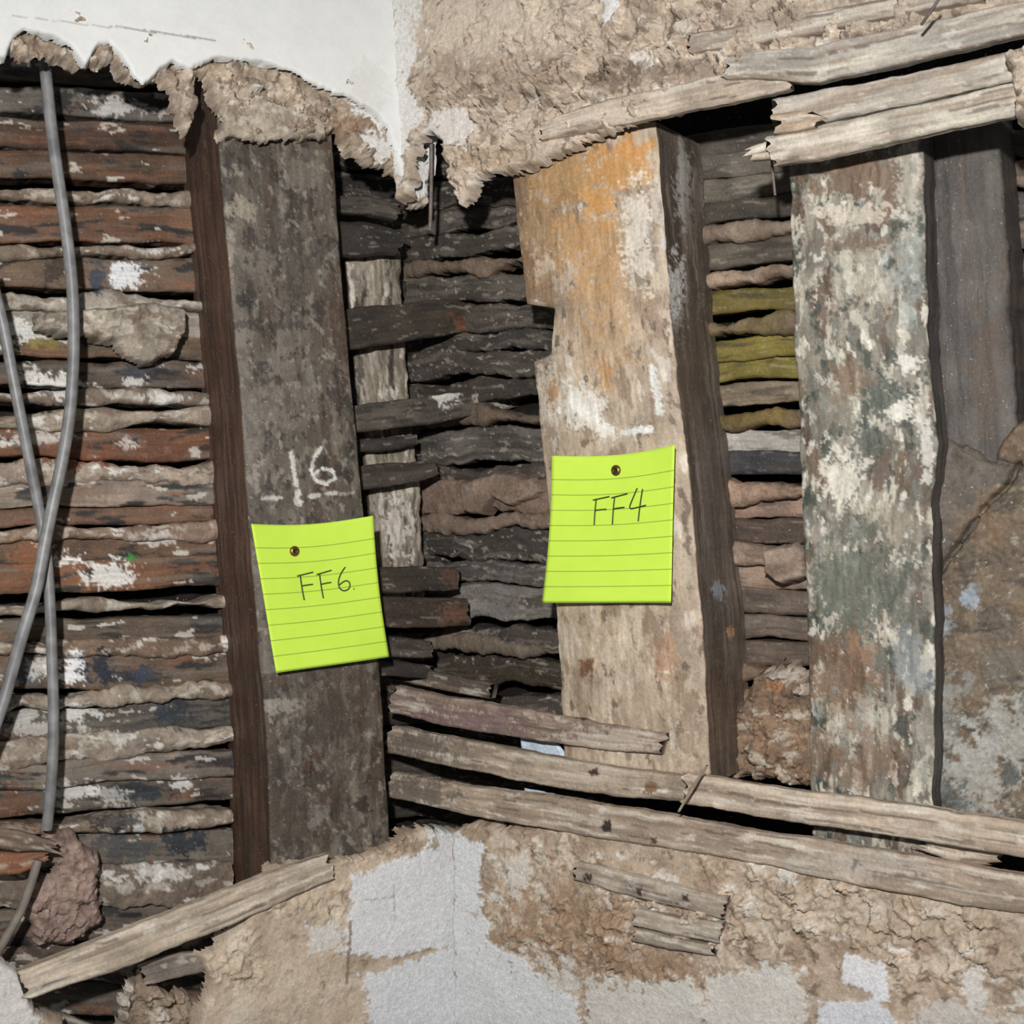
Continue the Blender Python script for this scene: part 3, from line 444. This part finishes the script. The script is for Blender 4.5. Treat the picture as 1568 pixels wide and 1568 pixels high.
def note(w,corners,off,curl,strokes,pin,seed):
    e=empty('sticky_note');c=hits(w,corners,off+.004)
    def pt(a,b,lift=0):
        top=c[0]*(1-a)+c[1]*a;bot=c[3]*(1-a)+c[2]*a;p=top*(1-b)+bot*b
        n=off+.004-.004*np.sin(np.pi*np.clip(a,0,1))*.5*(1-b)+curl*b**2+.006*abs(a-pin[0])**1.5*2*(1-b)+.0012*math.sin(a*5+seed)*math.sin(b*4)+.012*max(0,a-.8)**1.3*(1-b)+lift
        p=p+np.array([-.0012*math.sin(math.pi*b)*(a-.5),-.0034*math.sin(math.pi*a)*(1-b)])
        return W3(w,np.array([p[0]]),np.array([p[1]]),np.array([n]))[0]
    K=40;P=np.array([pt(i/K,j/K) for j in range(K+1) for i in range(K+1)])
    G=np.array([(i/K,j/K,0) for j in range(K+1) for i in range(K+1)]);C=np.ones((len(P),3))
    i=(np.arange(K)[:,None]*(K+1)+np.arange(K)[None,:]).ravel();Q=np.stack([i,i+K+1,i+K+2,i+1],1)
    ob=build('paper_sheet',[(P,C,G,Q,[])],MN,e)
    so=ob.modifiers.new('t','SOLIDIFY');so.thickness=.0003
    for k,sx in enumerate(strokes): curve('ink_stroke_%d'%k,[pt(a,b,.0004) for a,b in sx],.00055,MINK,e)
    T,N=WALL[w];o=pt(pin[0],pin[1],.0002);Z=np.array([0,0,1.0]);prof=[(.0042,0),(.0042,.0005),(.0037,.0012),(.0028,.0018),(.0018,.0021),(.0015,.0012),(.0,.001)]
    V=[];Fq=[];n=28
    for r,hh in prof:
        for q in range(n):
            t=2*math.pi*q/n;V.append(o+T*r*math.cos(t)+Z*r*math.sin(t)+N*hh)
    for a in range(len(prof)-1):
        for q in range(n): Fq.append((a*n+q,a*n+(q+1)%n,(a+1)*n+(q+1)%n,(a+1)*n+q))
    me=bpy.data.meshes.new('drawing_pin');me.from_pydata([tuple(v) for v in V],[],Fq);me.materials.append(MB_);me.materials.append(MD)
    for p in me.polygons:
        p.use_smooth=True
        if p.index>=4*n: p.material_index=1
    po=bpy.data.objects.new('drawing_pin',me);bpy.context.scene.collection.objects.link(po);po.parent=e
def Fst(x,y,w,h): return [[(x+w*.12,y),(x+w*.06,y+h*.5),(x+w*.1,y+h)],[(x-w*.1,y+.01),(x+w*.4,y),(x+w,y-.01)],[(x+w*.08,y+h*.45),(x+w*.5,y+h*.42),(x+w*.85,y+h*.42)]]
note('L',[(407,853),(600,840),(624,1068),(442,1094)],.0,.010,Fst(.33,.35,.13,.18)+Fst(.50,.35,.12,.18)+[[(.74,.33),(.68,.38),(.655,.46),(.69,.50),(.75,.49),(.765,.44),(.72,.42),(.67,.45)],[(.785,.49),(.789,.494)]],(.33,.185),1)
note('R',[(903,742),(1104,724),(1098,980),(890,980)],.002,.006,Fst(.35,.29,.12,.18)+Fst(.50,.28,.12,.19)+[[(.70,.24),(.66,.32),(.64,.375),(.70,.37),(.78,.36)],[(.745,.25),(.73,.35),(.725,.46)]],(.51,.105),4)
# ------------------------------------------------------------------ camera, light
cd=bpy.data.cameras.new('camera');cam=bpy.data.objects.new('camera',cd);bpy.context.scene.collection.objects.link(cam)
cd.sensor_width=36;cd.lens=36*F/1667;cd.clip_start=.02
m=Matrix([[RT[0],UPV[0],0,0],[RT[1],UPV[1],-1,0],[RT[2],UPV[2],0,CAMZ],[0,0,0,1]]);cam.matrix_world=m
bpy.context.scene.camera=cam
ld=bpy.data.lights.new('camera_flash','SPOT');ld.energy=55;ld.spot_size=math.radians(96);ld.spot_blend=1.0;ld.shadow_soft_size=.018;ld.color=(1,.975,.94)
lo=bpy.data.objects.new('camera_flash',ld);bpy.context.scene.collection.objects.link(lo);lo.location=(-.06,-.16,CAMZ+.19)
lo.rotation_euler=(Vector((-.01,1,CAMZ-.02))-lo.location).to_track_quat('-Z','Y').to_euler()
wd=bpy.data.worlds.new('room_ambient');bpy.context.scene.world=wd;wd.use_nodes=True;wd.node_tree.nodes['Background'].inputs[0].default_value=(.95,.97,1,1);wd.node_tree.nodes['Background'].inputs[1].default_value=.11
bpy.context.scene.view_settings.view_transform='Standard'
